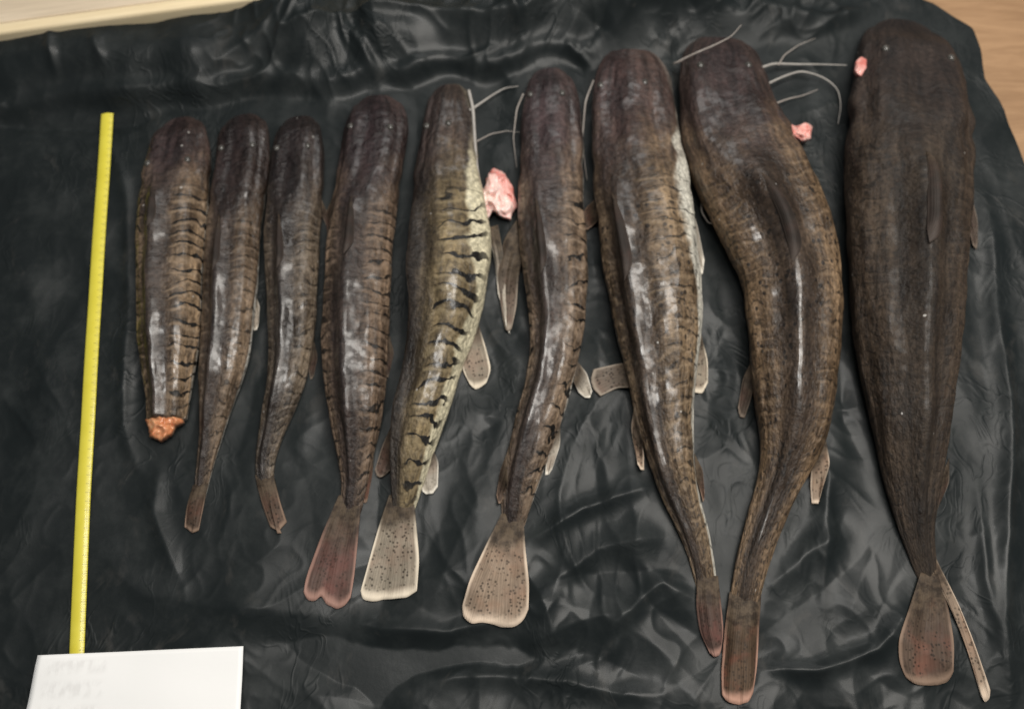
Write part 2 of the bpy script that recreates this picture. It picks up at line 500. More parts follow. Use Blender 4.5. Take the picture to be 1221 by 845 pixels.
# long folds of the sheet: (points, height, half width)
FOLDS = [
 ([(138,170),(150,240),(152,330),(150,420),(156,500),(170,560)], 0.007, 0.008),
 ([(330,770),(430,782),(520,790),(620,778),(700,770)], -0.010, 0.020),
 ([(430,742),(520,752),(570,738),(640,700)], 0.010, 0.012),
 ([(500,812),(600,804),(680,800),(790,822)], 0.009, 0.011),
 ([(628,640),(700,606),(780,588)], 0.010, 0.009),
 ([(640,690),(720,648),(800,640)], 0.009, 0.012),
 ([(720,740),(790,690),(840,720)], 0.007, 0.010),
 ([(905,700),(960,660),(1010,640)], 0.008, 0.014),
 ([(905,800),(970,795),(1040,765),(1070,720)], 0.010, 0.010),
 ([(985,560),(990,640),(980,720)], 0.007, 0.012),
 ([(150,690),(230,720),(330,735),(420,740)], 0.006, 0.022),
 ([(196,560),(185,610),(205,680)], 0.006, 0.010),
 ([(20,300),(60,420),(70,560)], 0.005, 0.030),
 ([(60,600),(20,680),(30,760)], 0.005, 0.030),
 ([(1175,240),(1195,420),(1190,640),(1200,860)], 0.010, 0.014),
 ([(1150,560),(1165,680),(1190,760)], 0.006, 0.010),
 ([(540,480),(600,500),(590,560)], 0.004, 0.016),
 ([(700,500),(730,560),(740,620)], 0.006, 0.014),
 ([(0,150),(90,146),(170,150),(250,132)], -0.006, 0.010),
 # crumpled rim behind the heads
 ([(340,58),(420,46),(520,38),(620,42)], 0.012, 0.010),
 ([(420,48),(445,90),(455,118)], 0.010, 0.009),
 ([(560,-10),(610,30),(625,60)], 0.011, 0.009),
 ([(620,45),(660,20),(730,5)], 0.012, 0.010),
 ([(740,55),(755,25),(800,12),(850,18)], 0.010, 0.009),
 ([(690,70),(720,88)], 0.006, 0.006),
 ([(540,80),(590,66)], 0.006, 0.006),
 ([(70,60),(80,100)], 0.006, 0.007), ([(125,70),(142,100)], 0.006, 0.007),
 ([(840,40),(850,5)], 0.007, 0.006), ([(890,20),(980,30),(1060,5)], 0.010, 0.014),
 ([(230,120),(330,40),(420,-10)], 0.008, 0.016),
]
FOLDP = [(resample(G(*np.array(p, float).T)[:, :2], 22), h, w) for p, h, w in FOLDS]
CR = G([-200, 0, 120, 250, 400, 560, 700, 800, 900, 1000, 1100, 1300], [150, 150, 138, 126, 118, 98, 84, 72, 60, 40, 10, -60])


def sheet_height(x, y, nf=None):
    x = np.asarray(x, float); y = np.asarray(y, float)
    if nf is None:
        nf = near_fish(x, y)
    free = 0.10 + 0.90 * smooth(-0.012, 0.035, nf)
    wx = x + 0.05 * perlin(x * 5 + 3, y * 5)
    wy = y + 0.05 * perlin(x * 5 - 9, y * 5 + 4)
    rough = 0.55 + 0.75 * smooth(0.3, -0.3, perlin(x * 2.6 + 1, y * 2.6 + 8))
    rimy = smooth(-0.01, 0.03, y - np.interp(x, CR[:, 0], CR[:, 1]))
    rough = rough * (1 + 0.9 * rimy)
    rough = rough * (1 - 0.6 * smooth(-0.33, -0.46, x)) * (1 - 0.7 * smooth(0.40, 0.52, x))
    z = 0.0060 * perlin(wx * 9, wy * 7)
    rs = np.random.RandomState(21)
    for k in range(12):
        an = rs.rand() * np.pi; fq = 5 + 11 * rs.rand()
        ph = (x * math.cos(an) + y * math.sin(an)) * fq + 0.9 * perlin(x * 4 + k * 5.3, y * 4 - k * 3.1) + rs.rand()
        tri = np.abs(ph - np.floor(ph) - 0.5) * 2
        mk = smooth(0.05, 0.45, perlin(x * 4.5 - k * 7.7, y * 4.5 + k * 2.9))
        z += (0.085 / fq) * 0.5 * (tri - 0.5) * mk * rough
    z += 0.0030 * ridged(wx * 11 + 5, wy * 8) * rough
    z += 0.0010 * ridged(wx * 30, wy * 22 + 7) * rough
    z -= 0.0022
    for pts, h, w in FOLDP:
        bx0, by0 = pts.min(0) - 3.5 * w; bx1, by1 = pts.max(0) + 3.5 * w
        m = (x > bx0) & (x < bx1) & (y > by0) & (y < by1)
        if not m.any():
            continue
        xm, ym = wx[m] * 0.35 + x[m] * 0.65, wy[m] * 0.35 + y[m] * 0.65
        d = np.full(xm.shape, 1e3); tt = np.zeros(xm.shape)
        for k in range(len(pts) - 1):
            ax, ay = pts[k]; ex, ey = pts[k + 1] - pts[k]
            t = np.clip(((xm - ax) * ex + (ym - ay) * ey) / (ex * ex + ey * ey + 1e-12), 0, 1)
            dk = np.hypot(xm - ax - t * ex, ym - ay - t * ey)
            c = dk < d
            d = np.where(c, dk, d); tt = np.where(c, (k + t) / (len(pts) - 1), tt)
        fade = np.sin(np.pi * np.clip(tt * 0.92 + 0.04, 0, 1)) ** 0.5
        z[m] += h * fade * np.exp(-(d / w) ** 1.5)
    z = z * free
    # the sheet climbs over a raised rim behind the heads
    cy = np.interp(x, CR[:, 0], CR[:, 1]) + 0.012 * perlin(x * 11, x * 3 + 5)
    up = smooth(0.0, 0.085, y - cy)
    z += 0.042 * up * smooth(0.50, 0.28, x) * (1 + 0.25 * perlin(x * 9 + 2, y * 9))
    z += 0.010 * np.exp(-((y - cy - 0.022) / 0.014) ** 2) * smooth(0.50, 0.28, x) * (1 + 0.8 * perlin(x * 7, y * 3)) * smooth(0.0, 0.03, nf)
    return z


# ------------------------------------------------------------------ the table, the board and the sheet
m_table = mat_wood('plywood_table', (0.27, 0.155, 0.075), (0.38, 0.23, 0.12), (2.5, 16, 6))
tb = mesh('tabletop', [(-1.6, -1.3, -.04), (1.6, -1.3, -.04), (1.6, 1.9, -.04), (-1.6, 1.9, -.04),
                       (-1.6, -1.3, -.011), (1.6, -1.3, -.011), (1.6, 1.9, -.011), (-1.6, 1.9, -.011)],
          [(3, 2, 1, 0), (4, 5, 6, 7), (0, 1, 5, 4), (1, 2, 6, 5), (2, 3, 7, 6), (3, 0, 4, 7)], False)
tag(link('tabletop', tb, m_table), 'tan wooden tabletop under the black plastic sheet', kind='structure')

film = mat_film()
top = G([-260, -120, 0, 120, 240, 350, 470, 620, 800, 960, 1060, 1112], [92, 70, 51, 33, 16, 0, -18, -34, -36, -26, -14, 4], 0.0)
TOPN = gsmooth(resample(top[:, :2], 700), 10)
right = G([1112, 1135, 1160, 1171, 1176, 1194, 1206, 1222, 1250, 1290, 1320], [4, 20, 34, 58, 92, 118, 152, 195, 300, 560, 930])
RIGHTN = gsmooth(resample(right[:, :2], 560), 8)
left = G([-260, -200], [92, 930]); LEFTN = resample(left[:, :2], 560)
bot = np.stack([LEFTN[-1], RIGHTN[-1]]); BOTN = resample(bot, 700)
s_ = np.linspace(0, 1, 700)[None, :, None]; t_ = np.linspace(0, 1, 560)[:, None, None]
XY = ((1 - t_) * TOPN[None] + t_ * BOTN[None] + (1 - s_) * LEFTN[:, None] + s_ * RIGHTN[:, None]
      - (1 - s_) * (1 - t_) * TOPN[0] - s_ * (1 - t_) * TOPN[-1] - (1 - s_) * t_ * BOTN[0] - s_ * t_ * BOTN[-1])
X, Y = XY[..., 0], XY[..., 1]
NF = near_fish(X, Y)
Z = np.maximum(sheet_height(X, Y, NF), -0.0085)
me, q = grid_mesh('plastic_sheet', np.stack([X, Y, Z], -1)[::-1])
sheet = link('plastic_sheet', me, film)
tag(sheet, 'crumpled black plastic sheet spread under the row of catfish', 'plastic sheet')

# pale board at the back, its paler front edge lightened further as if catching light
b0, b1 = G(-260, 92, 0.030)[:2], G(640, -31, 0.030)[:2]
bd = np.array([b1[0] - b0[0], b1[1] - b0[1]]); bl = np.linalg.norm(bd); bd /= bl
bn = np.array([-bd[1], bd[0]])
root = bpy.data.objects.new('wooden_board', None)
col.objects.link(root)
root.location = (b0[0], b0[1], -0.011)
root.rotation_euler = (0, 0, math.atan2(bd[1], bd[0]))
tag(root, 'pale wooden board with a cream front edge behind the sheet', 'board')


def rbox(name, lo, hi, bev, mat, parent):
    import bmesh
    bm = bmesh.new()
    bmesh.ops.create_cube(bm, size=1)
    for v in bm.verts:
        v.co = [lo[k] + (v.co[k] + 0.5) * (hi[k] - lo[k]) for k in range(3)]
    bmesh.ops.bevel(bm, geom=list(bm.edges), offset=bev, segments=3, profile=0.5, affect='EDGES')
    me = bpy.data.meshes.new(name)
    bm.to_mesh(me); bm.free()
    me.polygons.foreach_set('use_smooth', np.ones(len(me.polygons), bool))
    o = bpy.data.objects.new(name, me)
    col.objects.link(o)
    me.materials.append(mat)
    o.parent = parent
    return o


rbox('panel', (-0.2, 0.0205, 0), (bl, 0.6, 0.062), 0.002, mat_wood('pale_board', (0.60, 0.50, 0.37), (0.74, 0.63, 0.48)), root)
rbox('front_edge', (-0.2, 0.002, 0), (bl, 0.020, 0.064), 0.005, mat_wood('lit_edge_wood', (0.80, 0.66, 0.42), (0.90, 0.78, 0.55), (1, 8, 8)), root)

# ------------------------------------------------------------------ tape measure and note
m_tape = NT('yellow_tape')
tu = m_tape.sep(m_tape.uv('tape'))
mm = m_tape.math('ABSOLUTE', m_tape.math('SUBTRACT', m_tape.math('FRACT', m_tape.math('MULTIPLY', tu[1], 200.0)), 0.5))
cm = m_tape.math('ABSOLUTE', m_tape.math('SUBTRACT', m_tape.math('FRACT', m_tape.math('MULTIPLY', tu[1], 100.0)), 0.5))
tick = m_tape.math('MULTIPLY', m_tape.sstep(mm, 0.07, 0.04), m_tape.sstep(tu[0], 0.80, 0.84))
tick2 = m_tape.math('MULTIPLY', m_tape.sstep(cm, 0.05, 0.03), m_tape.sstep(tu[0], 0.66, 0.70))
tick = m_tape.math('MAXIMUM', tick, tick2)
tc = m_tape.mix(m_tape.noise(m_tape.pos(), 40, 4), (0.62, 0.53, 0.035), (0.78, 0.69, 0.09))
tc = m_tape.mix(m_tape.math('MULTIPLY', tick, 0.55), tc, (0.06, 0.05, 0.02))
m_tape.out(color=tc, rough=0.38, coat=0.2)
tp = gsmooth(resample(G([128.5, 124, 118, 112, 107, 101, 96, 91.5, 90], [137, 215, 300, 400, 500, 590, 690, 778, 806])[:, :2], 160), 10)
tt = np.gradient(tp, axis=0); tt /= np.linalg.norm(tt, axis=1)[:, None]
tn = np.stack([-tt[:, 1], tt[:, 0]], -1)
tz = gsmooth(sheet_height(tp[:, 0], tp[:, 1])[:, None], 500)[:, 0] + 0.006
cs = np.linspace(-1, 1, 13)
rows_t = []
for sgn, th in ((1, 0.0), (-1, -0.0006)):
    cc = cs if sgn > 0 else cs[::-1]
    rows_t.append((cc, th))
ring_c = np.r_[rows_t[0][0], rows_t[1][0]]
ring_t = np.r_[np.zeros(13), np.full(13, -0.0006)]
hwid = 0.0080
TP = np.zeros((160, 26, 3))
TP[..., :2] = tp[:, None, :] + tn[:, None, :] * (ring_c * hwid)[None, :, None]
TP[..., 2] = tz[:, None] + (ring_t - 0.0022 * ring_c ** 2)[None, :]
me, q = grid_mesh('measuring_tape', TP, True)
tl = np.r_[0, np.cumsum(np.linalg.norm(np.diff(tp, axis=0), axis=1))]
set_uv(me, 'tape', q, np.repeat((0.5 + 0.5 * ring_c)[None], 160, 0), np.repeat(tl[:, None], 26, 1))
tape = link('measuring_tape', me, m_tape.m)
tag(tape, 'yellow measuring tape laid straight on the black sheet, tucked under the white note', 'measuring tape')

m_note = NT('note_paper')
nu = m_note.sep(m_note.uv('note'))
nv = m_note.comb(m_note.math('MULTIPLY', nu[0], 3.2), nu[1])
lines = m_note.math('ABSOLUTE', m_note.math('SUBTRACT', m_note.math('FRACT', m_note.math('MULTIPLY', nu[1], 5.0)), 0.5))
ink = m_note.math('MULTIPLY', m_note.sstep(lines, 0.50, 0.12), m_note.sstep(m_note.noise(m_note.scale(nv, (1.4, 1.2, 1)), 7, 2, 0.5), 0.36, 0.66))
ink = m_note.math('MULTIPLY', ink, m_note.math('MULTIPLY', m_note.sstep(nu[0], 0.36, 0.32), m_note.sstep(nu[0], 0.04, 0.07)))
ink = m_note.math('MULTIPLY', ink, m_note.math('MULTIPLY', m_note.sstep(nu[1], 0.04, 0.07), m_note.sstep(nu[1], 0.80, 0.74)))
nc = m_note.mix(m_note.math('MULTIPLY', ink, 0.20), (0.90, 0.895, 0.88), (0.40, 0.38, 0.37))
m_note.out(color=nc, rough=0.55, normal=m_note.bump(m_note.noise(m_note.pos(), 60, 3), 0.15, 0.001))
qa = G([49, 291, 284, 14], [781, 770, 925, 925], 0.008)[:, :2]
ns_, nt_ = np.meshgrid(np.linspace(0, 1, 40), np.linspace(0, 1, 30))
NX = ((1 - ns_) * (1 - nt_))[..., None] * qa[0] + (ns_ * (1 - nt_))[..., None] * qa[1] + (ns_ * nt_)[..., None] * qa[2] + ((1 - ns_) * nt_)[..., None] * qa[3]
NZ = np.zeros(NX.shape[:2]) + 0.0115 + 0.0015 * perlin(ns_ * 2.2 + 3, nt_ * 2.2) + 0.004 * smooth(0.5, 0, ns_) * smooth(0.5, 0, nt_)
TOPP = np.concatenate([NX, NZ[..., None]], -1)
me, q = grid_mesh('paper_note', TOPP[::-1])
set_uv(me, 'note', q, ns_[::-1], nt_[::-1])
note = link('paper_note', me, m_note.m)
md = note.modifiers.new('thickness', 'SOLIDIFY'); md.thickness = 0.0009; md.offset = -1
tag(note, 'white paper note with faint grey writing, lying over the end of the yellow tape', 'note')

# ------------------------------------------------------------------ fish bodies
m_eye = mat_plain('cloudy_eye', (0.02, 0.018, 0.016), (0.10, 0.095, 0.085), 160, 0.10, 0.1)
m_barbel = mat_plain('barbel_skin', (0.20, 0.17, 0.15), (0.46, 0.42, 0.38), 90, 0.4)
m_barbel_pale = mat_plain('pale_barbel_skin', (0.26, 0.24, 0.22), (0.50, 0.47, 0.43), 90, 0.4)
m_fin_tan = mat_fin('spotted_tan_fin', (0.300, 0.225, 0.165), (0.66, 0.53, 0.41), 0.7, 22, (0.34, 0.17, 0.10), 0.35, 0.46)
m_fin_grey = mat_fin('spotted_grey_fin', (0.310, 0.265, 0.205), (0.72, 0.63, 0.50), 0.8, 20, (0.36, 0.20, 0.14), 0.3, 0.46)
m_fin_pink = mat_fin('pinkish_fin', (0.105, 0.068, 0.056), (0.34, 0.20, 0.16), 0.5, 14, (0.20, 0.075, 0.062), 0.5)
m_fin_dark = mat_fin('dark_brown_fin', (0.085, 0.064, 0.050), (0.19, 0.150, 0.118), 0.6, 16, (0.13, 0.055, 0.04), 0.3)
m_fin_brown = mat_fin('brown_fin', (0.105, 0.072, 0.053), (0.24, 0.165, 0.12), 0.8, 14, (0.20, 0.075, 0.05), 0.5)
m_fin_mottle = mat_fin('mottled_fin', (0.15, 0.12, 0.095), (0.30, 0.25, 0.20), 0.8, 10, (0.20, 0.12, 0.09), 0.4)
m_fin_pale = mat_fin('whitish_fin', (0.46, 0.41, 0.34), (0.74, 0.69, 0.60), 0.3, 12, (0.44, 0.29, 0.21), 0.3)
m_fin_red = mat_fin('red_tipped_fin', (0.085, 0.055, 0.035), (0.46, 0.27, 0.20), 0.6, 14, (0.30, 0.07, 0.045), 0.4)
m_pink = mat_flesh('pink_flesh', (0.84, 0.50, 0.45), (0.92, 0.72, 0.66), 45)
m_red = mat_flesh('red_flesh', (0.58, 0.18, 0.15), (0.82, 0.45, 0.40), 60)
m_scrap = mat_flesh('scrap_flesh', (0.70, 0.22, 0.18), (0.86, 0.50, 0.44), 90)
m_folded = mat_fin('folded_back_fin', (0.034, 0.027, 0.023), (0.060, 0.047, 0.040), 0.3, 9, (0.09, 0.05, 0.04), 0.3, 0.6)
m_orange = mat_flesh('orange_flesh', (0.56, 0.20, 0.085), (0.80, 0.40, 0.21), 60)


def surf(f, un, a, lift=0.0):
    """point on the body at length fraction un and angle a from straight up (positive: +x side)"""
    g = lambda k: np.interp(un, f['un'], k)
    P = np.array([g(f['P'][:, 0]), g(f['P'][:, 1])]); N = np.array([g(f['N'][:, 0]), g(f['N'][:, 1])])
    N /= np.linalg.norm(N)
    x, z = section(g(f['w']), g(f['H']), a, un, f['roll'])
    n = np.array([math.sin(a), math.cos(a)])
    x += lift * n[0]; z += lift * n[1]
    return np.array([P[0] + N[0] * x, P[1] + N[1] * x, f['z0'] + z])


def section(w, H, a, un, roll):
    a = np.asarray(a, float)
    c, s = np.cos(a), np.sin(a)
    x = w * np.sign(s) * np.abs(s) ** 0.92
    zc = 0.44 * H
    tent = 0.80 + 0.55 * smooth(0.24, 0.42, un)
    z = np.where(c > 0, zc + (H - zc) * np.abs(c) ** tent, zc - zc * np.abs(c) ** 0.62)
    pa = (a + roll + np.pi) % (2 * np.pi) - np.pi                # angle from the fish's own back line
    ap = np.abs(pa)
    head = smooth(0.31, 0.22, un) * smooth(0.0, 0.05, un)
    trunk = smooth(0.28, 0.40, un)
    ridge = 0.10 * H * np.exp(-(pa / 0.15) ** 2) * trunk - 0.055 * H * np.exp(-((ap - 0.42) / 0.20) ** 2) * trunk
    groove = -0.07 * H * np.exp(-(pa / 0.17) ** 2) * head + 0.06 * H * np.exp(-((ap - 0.58) / 0.22) ** 2) * head \
        - 0.06 * H * np.exp(-((ap - 1.05) / 0.16) ** 2) * head
    gl = 0.235 + 0.030 * np.cos(np.clip(ap, 0, np.pi))                  # rear edge of the gill cover and skull plate
    gill = 0.022 * np.exp(-((un - gl) / 0.018) ** 2) - 0.030 * np.exp(-((un - gl - 0.030) / 0.016) ** 2)
    lip = -0.07 * np.exp(-((un - 0.030 - 0.010 * np.cos(ap)) / 0.006) ** 2)
    k = 1 + gill + lip
    lat = 0.022 * H * np.exp(-((ap - 1.0) / 0.10) ** 2) * trunk
    top = np.clip(c, 0, 1)
    return (x + (ridge + groove + lat) * s) * k, np.where(c > -0.2, zc + (z + (ridge + groove + lat) * np.abs(c) - zc) * k, z)


for fi, f in enumerate(FISH):
    f['z0'] = float(np.mean(sheet_height(f['P'][20:-20, 0], f['P'][20:-20, 1])) - 0.0015)
    AA = np.linspace(-np.pi, np.pi, NA + 1)
    w = f['w'][:, None]; H = f['H'][:, None]; un = f['un'][:, None]
    sx, sz = section(w, H, AA[None], un, f['roll'])
    nz = perlin(un * f['L'] * 11 + fi * 9, AA[None] * 1.3 + fi) * 0.055 + perlin(un * f['L'] * 26 + fi * 5, AA[None] * 2.6) * 0.026 + perlin(un * f['L'] * 60 + fi * 3, AA[None] * 6) * 0.010
    nz = nz * np.where(np.abs(AA) > 2.2, 0, 1)[None] * smooth(0.0, 0.06, un)
    sx = sx * (1 + nz); sz = sz * (1 + nz * (np.cos(AA)[None] > -0.3))
    B = np.zeros((NS, NA + 1, 3))
    B[..., :2] = f['P'][:, None] + f['N'][:, None] * sx[..., None]
    B[..., 2] = f['z0'] + sz
    # closing rings at the ends
    c0 = B[0].mean(0); c1 = B[-1].mean(0)
    first = np.repeat(c0[None, None], NA + 1, 1); last = np.repeat(c1[None, None], NA + 1, 1)
    if f['key'] == 'cut':
        last[..., :2] += f['T'][-1] * 0.002
    B = np.concatenate([first, B, last], 0)
    me, q = grid_mesh('body', B)
    U = np.repeat(np.r_[0, f['un'], 1][:, None], NA + 1, 1)
    pa = AA + f['roll']
    fold = np.abs((pa + np.pi) % (2 * np.pi) - np.pi) / np.pi
    V = np.repeat((pa / np.pi)[None], NS + 2, 0)
    set_uv(me, 'skin', q, U, V)
    at = me.attributes.new('fold', 'FLOAT', 'POINT')
    at.data.foreach_set('value', np.repeat(fold[None], NS + 2, 0).reshape(-1).astype(np.float32))
    root = bpy.data.objects.new('catfish', None)
    col.objects.link(root)
    mid = f['P'][NS // 2]
    root.location = (mid[0], mid[1], f['z0'])
    tag(root, LABEL[f['key']], 'fish', 'catfish laid side by side on the black sheet')
    f['root'] = root
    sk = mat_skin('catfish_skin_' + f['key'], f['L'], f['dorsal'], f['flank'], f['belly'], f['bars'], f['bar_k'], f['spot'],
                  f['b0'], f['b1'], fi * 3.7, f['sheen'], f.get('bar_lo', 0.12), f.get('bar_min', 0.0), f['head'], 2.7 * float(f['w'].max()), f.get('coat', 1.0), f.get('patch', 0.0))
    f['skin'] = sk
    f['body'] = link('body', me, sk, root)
F = {f['key']: f for f in FISH}


def eye(f, un, a, r=0.0042):
    p = surf(f, un, a, -r * 0.25)
    V, Q = [], []
    nu_, nv_ = 14, 8
    P = np.zeros((nv_ + 1, nu_, 3))
    for i in range(nv_ + 1):
        th = math.pi * i / nv_
        for j in range(nu_):
            ph = 2 * math.pi * j / nu_
            P[i, j] = (p[0] + r * math.sin(th) * math.cos(ph), p[1] + 1.15 * r * math.sin(th) * math.sin(ph), p[2] + 0.8 * r * math.cos(th))
    me, q = grid_mesh('eye', P[::-1], True)
    return link('eye', me, m_eye, f['root'])


def tube(name, pts, r0, r1, mat, parent, n=40, k=6):
    """tapered round strand through pts (x, y, z in metres)"""
    p = gsmooth(resample(np.asarray(pts, float), n), 6)
    t = np.gradient(p, axis=0); t /= np.linalg.norm(t, axis=1)[:, None] + 1e-12
    side = np.cross(t, [0, 0, 1.0]); side /= np.linalg.norm(side, axis=1)[:, None] + 1e-12
    upv = np.cross(side, t)
    rr = np.linspace(r0, r1, n)
    a = np.linspace(0, 2 * np.pi, k, endpoint=False)
    P = p[:, None] + rr[:, None, None] * (np.cos(a)[None, :, None] * side[:, None] + np.sin(a)[None, :, None] * upv[:, None])
    P = np.concatenate([np.repeat(p[:1, None], k, 1), P, np.repeat(p[-1:, None], k, 1)], 0)
    me, q = grid_mesh(name, P, True)
    return link(name, me, mat, parent)


def on_sheet(px, z=0.002, zs=None):
    """picture points -> points lying on the sheet (plus height z or per-point heights zs)"""
    out = []
    for i, (x, y) in enumerate(px):
        h = zs[i] if zs is not None else z
        p = G(x, y, max(h, 0.0))
        hh = float(sheet_height(p[:1], p[1:2])[0])
        p = G(x, y, hh + h)
        out.append(p)
    return np.array(out)


def barbel(f, px, r0=0.0017, r1=0.0007, mat=None, zs=None, z=0.003):
    return tube('barbel', on_sheet(px, z, zs), r0 * 0.8, r1 * 0.5, mat or m_barbel, f['root'])


def fin(f, name, L, R, T, mat, zb=0.006, zt=0.0015, thick=0.0014, rays=20, wob=0.0012, nr=28, nc=33, arch=0.0, label=None):
    """L, R: side edges from base to tip; T: tip line from L's end to R's end (picture positions on the sheet)"""
    Lr, Rr = gsmooth(resample(L, nr), 6), gsmooth(resample(R, nr), 6)
    Tr = gsmooth(resample([L[-1]] + list(T) + [R[-1]], nc), 5)
    Br = resample([L[0], R[0]], nc)
    s = np.linspace(0, 1, nc)[None, :, None]; t = np.linspace(0, 1, nr)[:, None, None]
    rag = 1 + (0.07 if name == 'tail_fin' else 0.16) * perlin(s * 8 + L[0][0] * 0.37, s * 0 + L[0][1] * 0.11) * np.sin(np.pi * np.clip(s, 0.02, 0.98)) ** 0.5
    t = t * (1 + (rag - 1) * t)
    C = ((1 - t) * Br[None] + t * Tr[None] + (1 - s) * Lr[:, None] + s * Rr[:, None]
         - (1 - s) * (1 - t) * Br[0] - s * (1 - t) * Br[-1] - (1 - s) * t * Tr[0] - s * t * Tr[-1])
    tz = np.clip(t[..., 0], 0, 1); sz = s[..., 0]
    lift = zb * (1 - smooth(0.0, 0.75, tz)) + zt + arch * np.sin(np.pi * sz) * np.sin(np.pi * tz * 0.9 + 0.1)
    lift = lift + 1.8 * wob * perlin(sz * 3.5 + C[..., 0] * 0.02, tz * 1.6 + 5) * np.clip(tz * 2, 0, 1)
    lift = np.maximum(lift, 0.0008) + 0 * sz
    P0 = G(C[..., 0], C[..., 1], 0.003)
    h = sheet_height(P0[..., 0].ravel(), P0[..., 1].ravel()).reshape(nr, nc)
    h = np.maximum(h, gsmooth(h, 4)); h = np.maximum(h, gsmooth(h.T, 4).T)
    z = h + lift
    Pt = np.zeros((nr, nc, 3))
    for i in range(nr):
        for j in range(nc):
            Pt[i, j] = G(C[i, j, 0], C[i, j, 1], z[i, j])
    taper = (1 - 0.55 * tz) * (1 - 0.5 * np.abs(2 * sz - 1) ** 6)
    Pb = Pt.copy(); Pb[..., 2] -= thick * taper
    ring = np.concatenate([Pt, Pb[:, ::-1]], 1)
    endr = 0.5 * (Pt[-1] + Pb[-1]); endr = np.concatenate([endr, endr[::-1]], 0)[None]
    begr = 0.5 * (Pt[0] + Pb[0]); begr = np.concatenate([begr, begr[::-1]], 0)[None]
    ring = np.concatenate([begr, ring, endr], 0)[::-1]
    me, q = grid_mesh(name, ring, True)
    cu = np.r_[np.linspace(0, 1, nc), np.linspace(1, 0, nc)]
    tv = np.r_[0, np.linspace(0, 1, nr), 1][::-1]
    set_uv(me, 'fin', q, np.repeat(cu[None], nr + 2, 0), np.repeat(tv[:, None], 2 * nc, 1))
    o = link(name, me, mat, f['root'])
    if label:
        o['label'] = label
    return o


def back_fin(f, name, u0, u1, a0, a1, hgt, mat, lean=0.3):
    """fin folded down along the back, lying against the body between angles a0 (root) and a1"""
    nr, nc = 24, 10
    P = np.zeros((nr, nc, 3))
    for i in range(nr):
        t = i / (nr - 1)
        span = math.sin(math.pi * min(1, t * 1.25) ** 0.7 * 0.5) * (1 - max(0, (t - 0.75) / 0.25) ** 2 * 0.9)
        for j in range(nc):
            c = j / (nc - 1)
            a = a0 + (a1 - a0) * c * span
            P[i, j] = surf(f, u0 + (u1 - u0) * (t + 0.15 * c * t), a, 0.0012 + hgt * math.sin(math.pi * c * 0.9) * span)
    Pb = P.copy(); Pb[..., 2] -= 0.0022
    ring = np.concatenate([P, Pb[:, ::-1]], 1)
    me, q = grid_mesh(name, ring[::-1], True)
    cu = np.r_[np.linspace(0, 1, nc), np.linspace(1, 0, nc)]
    set_uv(me, 'fin', q, np.repeat(cu[None], nr, 0), np.repeat(np.linspace(0.3, 1, nr)[::-1][:, None], 2 * nc, 1))
    me.update()
    return link(name, me, mat, f['root'])


def lump(name, px, mat, parent=None, seed=0, z=0.0, label=None, flat=0.6, amp=0.35):
    """a rough piece of flesh made of a few overlapping lobes: px = (x, y, rx, ry) picture measures"""
    V, Q = [], []
    for li, (x, y, rx, ry) in enumerate(px):
        c = on_sheet([(x, y)], z + 0.0005 * min(rx, ry) * flat)[0]
        nv_, nu_ = 18, 26
        base = len(V)
        for i in range(nv_ + 1):
            th = math.pi * i / nv_
            for j in range(nu_):
                ph = 2 * math.pi * j / nu_
                d = np.array([math.sin(th) * math.cos(ph), math.sin(th) * math.sin(ph), math.cos(th)])
                k = 1 + amp * float(perlin(np.array(d[0] * 1.7 + seed + li * 3.1), np.array(d[1] * 1.7 + d[2] * 1.3 + seed))) \
                      + 0.25 * amp * float(perlin(np.array(d[0] * 4 + seed), np.array(d[1] * 4 - d[2] * 3 + li)))
                V.append(c + d * k * np.array([rx * 0.001, ry * 0.00105, min(rx, ry) * 0.001 * flat]))
        for i in range(nv_):
            for j in range(nu_):
                a = base + i * nu_ + j; b = base + i * nu_ + (j + 1) % nu_
                Q.append((a, a + nu_, b + nu_, b))
    me = mesh(name, V, Q)
    o = link(name, me, mat, parent)
    if label:
        o['label'] = label
    return o


def torn(name, px, mat, hgt, parent=None, seed=0.0, z=0.0, label=None, folds=1.0):
    """a flat torn piece of flesh with an uneven outline (picture positions), puffed and folded on top"""
    n, rings = 72, 16
    o = gsmooth(resample(list(px) + [px[0]], n + 1), 1)[:-1]
    c = o.mean(0)
    rr = np.random.RandomState(int(seed * 10) + 1)
    jag = 1 + 0.10 * perlin(np.linspace(0, 9, n) + seed, np.full(n, seed)) + 0.05 * (rr.rand(n) - 0.5)
    o = c + (o - c) * jag[:, None]
    base = on_sheet([tuple(c)], z)[0]
    P = []
    for k in range(rings + 1):
        q_ = k / rings
        pts = c + (o - c) * q_
        dome = math.sqrt(max(0.0, 1 - q_ ** 2.6))
        nz_ = 0.62 + folds * (0.55 * ridged(pts[:, 0] * 0.075 + seed, pts[:, 1] * 0.05) + 0.5 * perlin(pts[:, 0] * 0.16, pts[:, 1] * 0.13 + seed))
        zz = base[2] + hgt * dome * np.clip(nz_, 0.15, 2)
        P.append(np.array([G(a_, b_, h_) for (a_, b_), h_ in zip(pts, zz)]))
    bot_ = P[-1].copy(); bot_[:, 2] = base[2] - 0.004
    P.append(bot_); P.append(np.repeat(bot_.mean(0)[None], n, 0))
    me, q = grid_mesh(name, np.array(P)[:, ::-1] if False else np.array(P), True)
    import bmesh
    bm = bmesh.new(); bm.from_mesh(me); bmesh.ops.recalc_face_normals(bm, faces=bm.faces); bm.to_mesh(me); bm.free()
    ob = link(name, me, mat, parent)
    if label:
        ob['label'] = label
    return ob


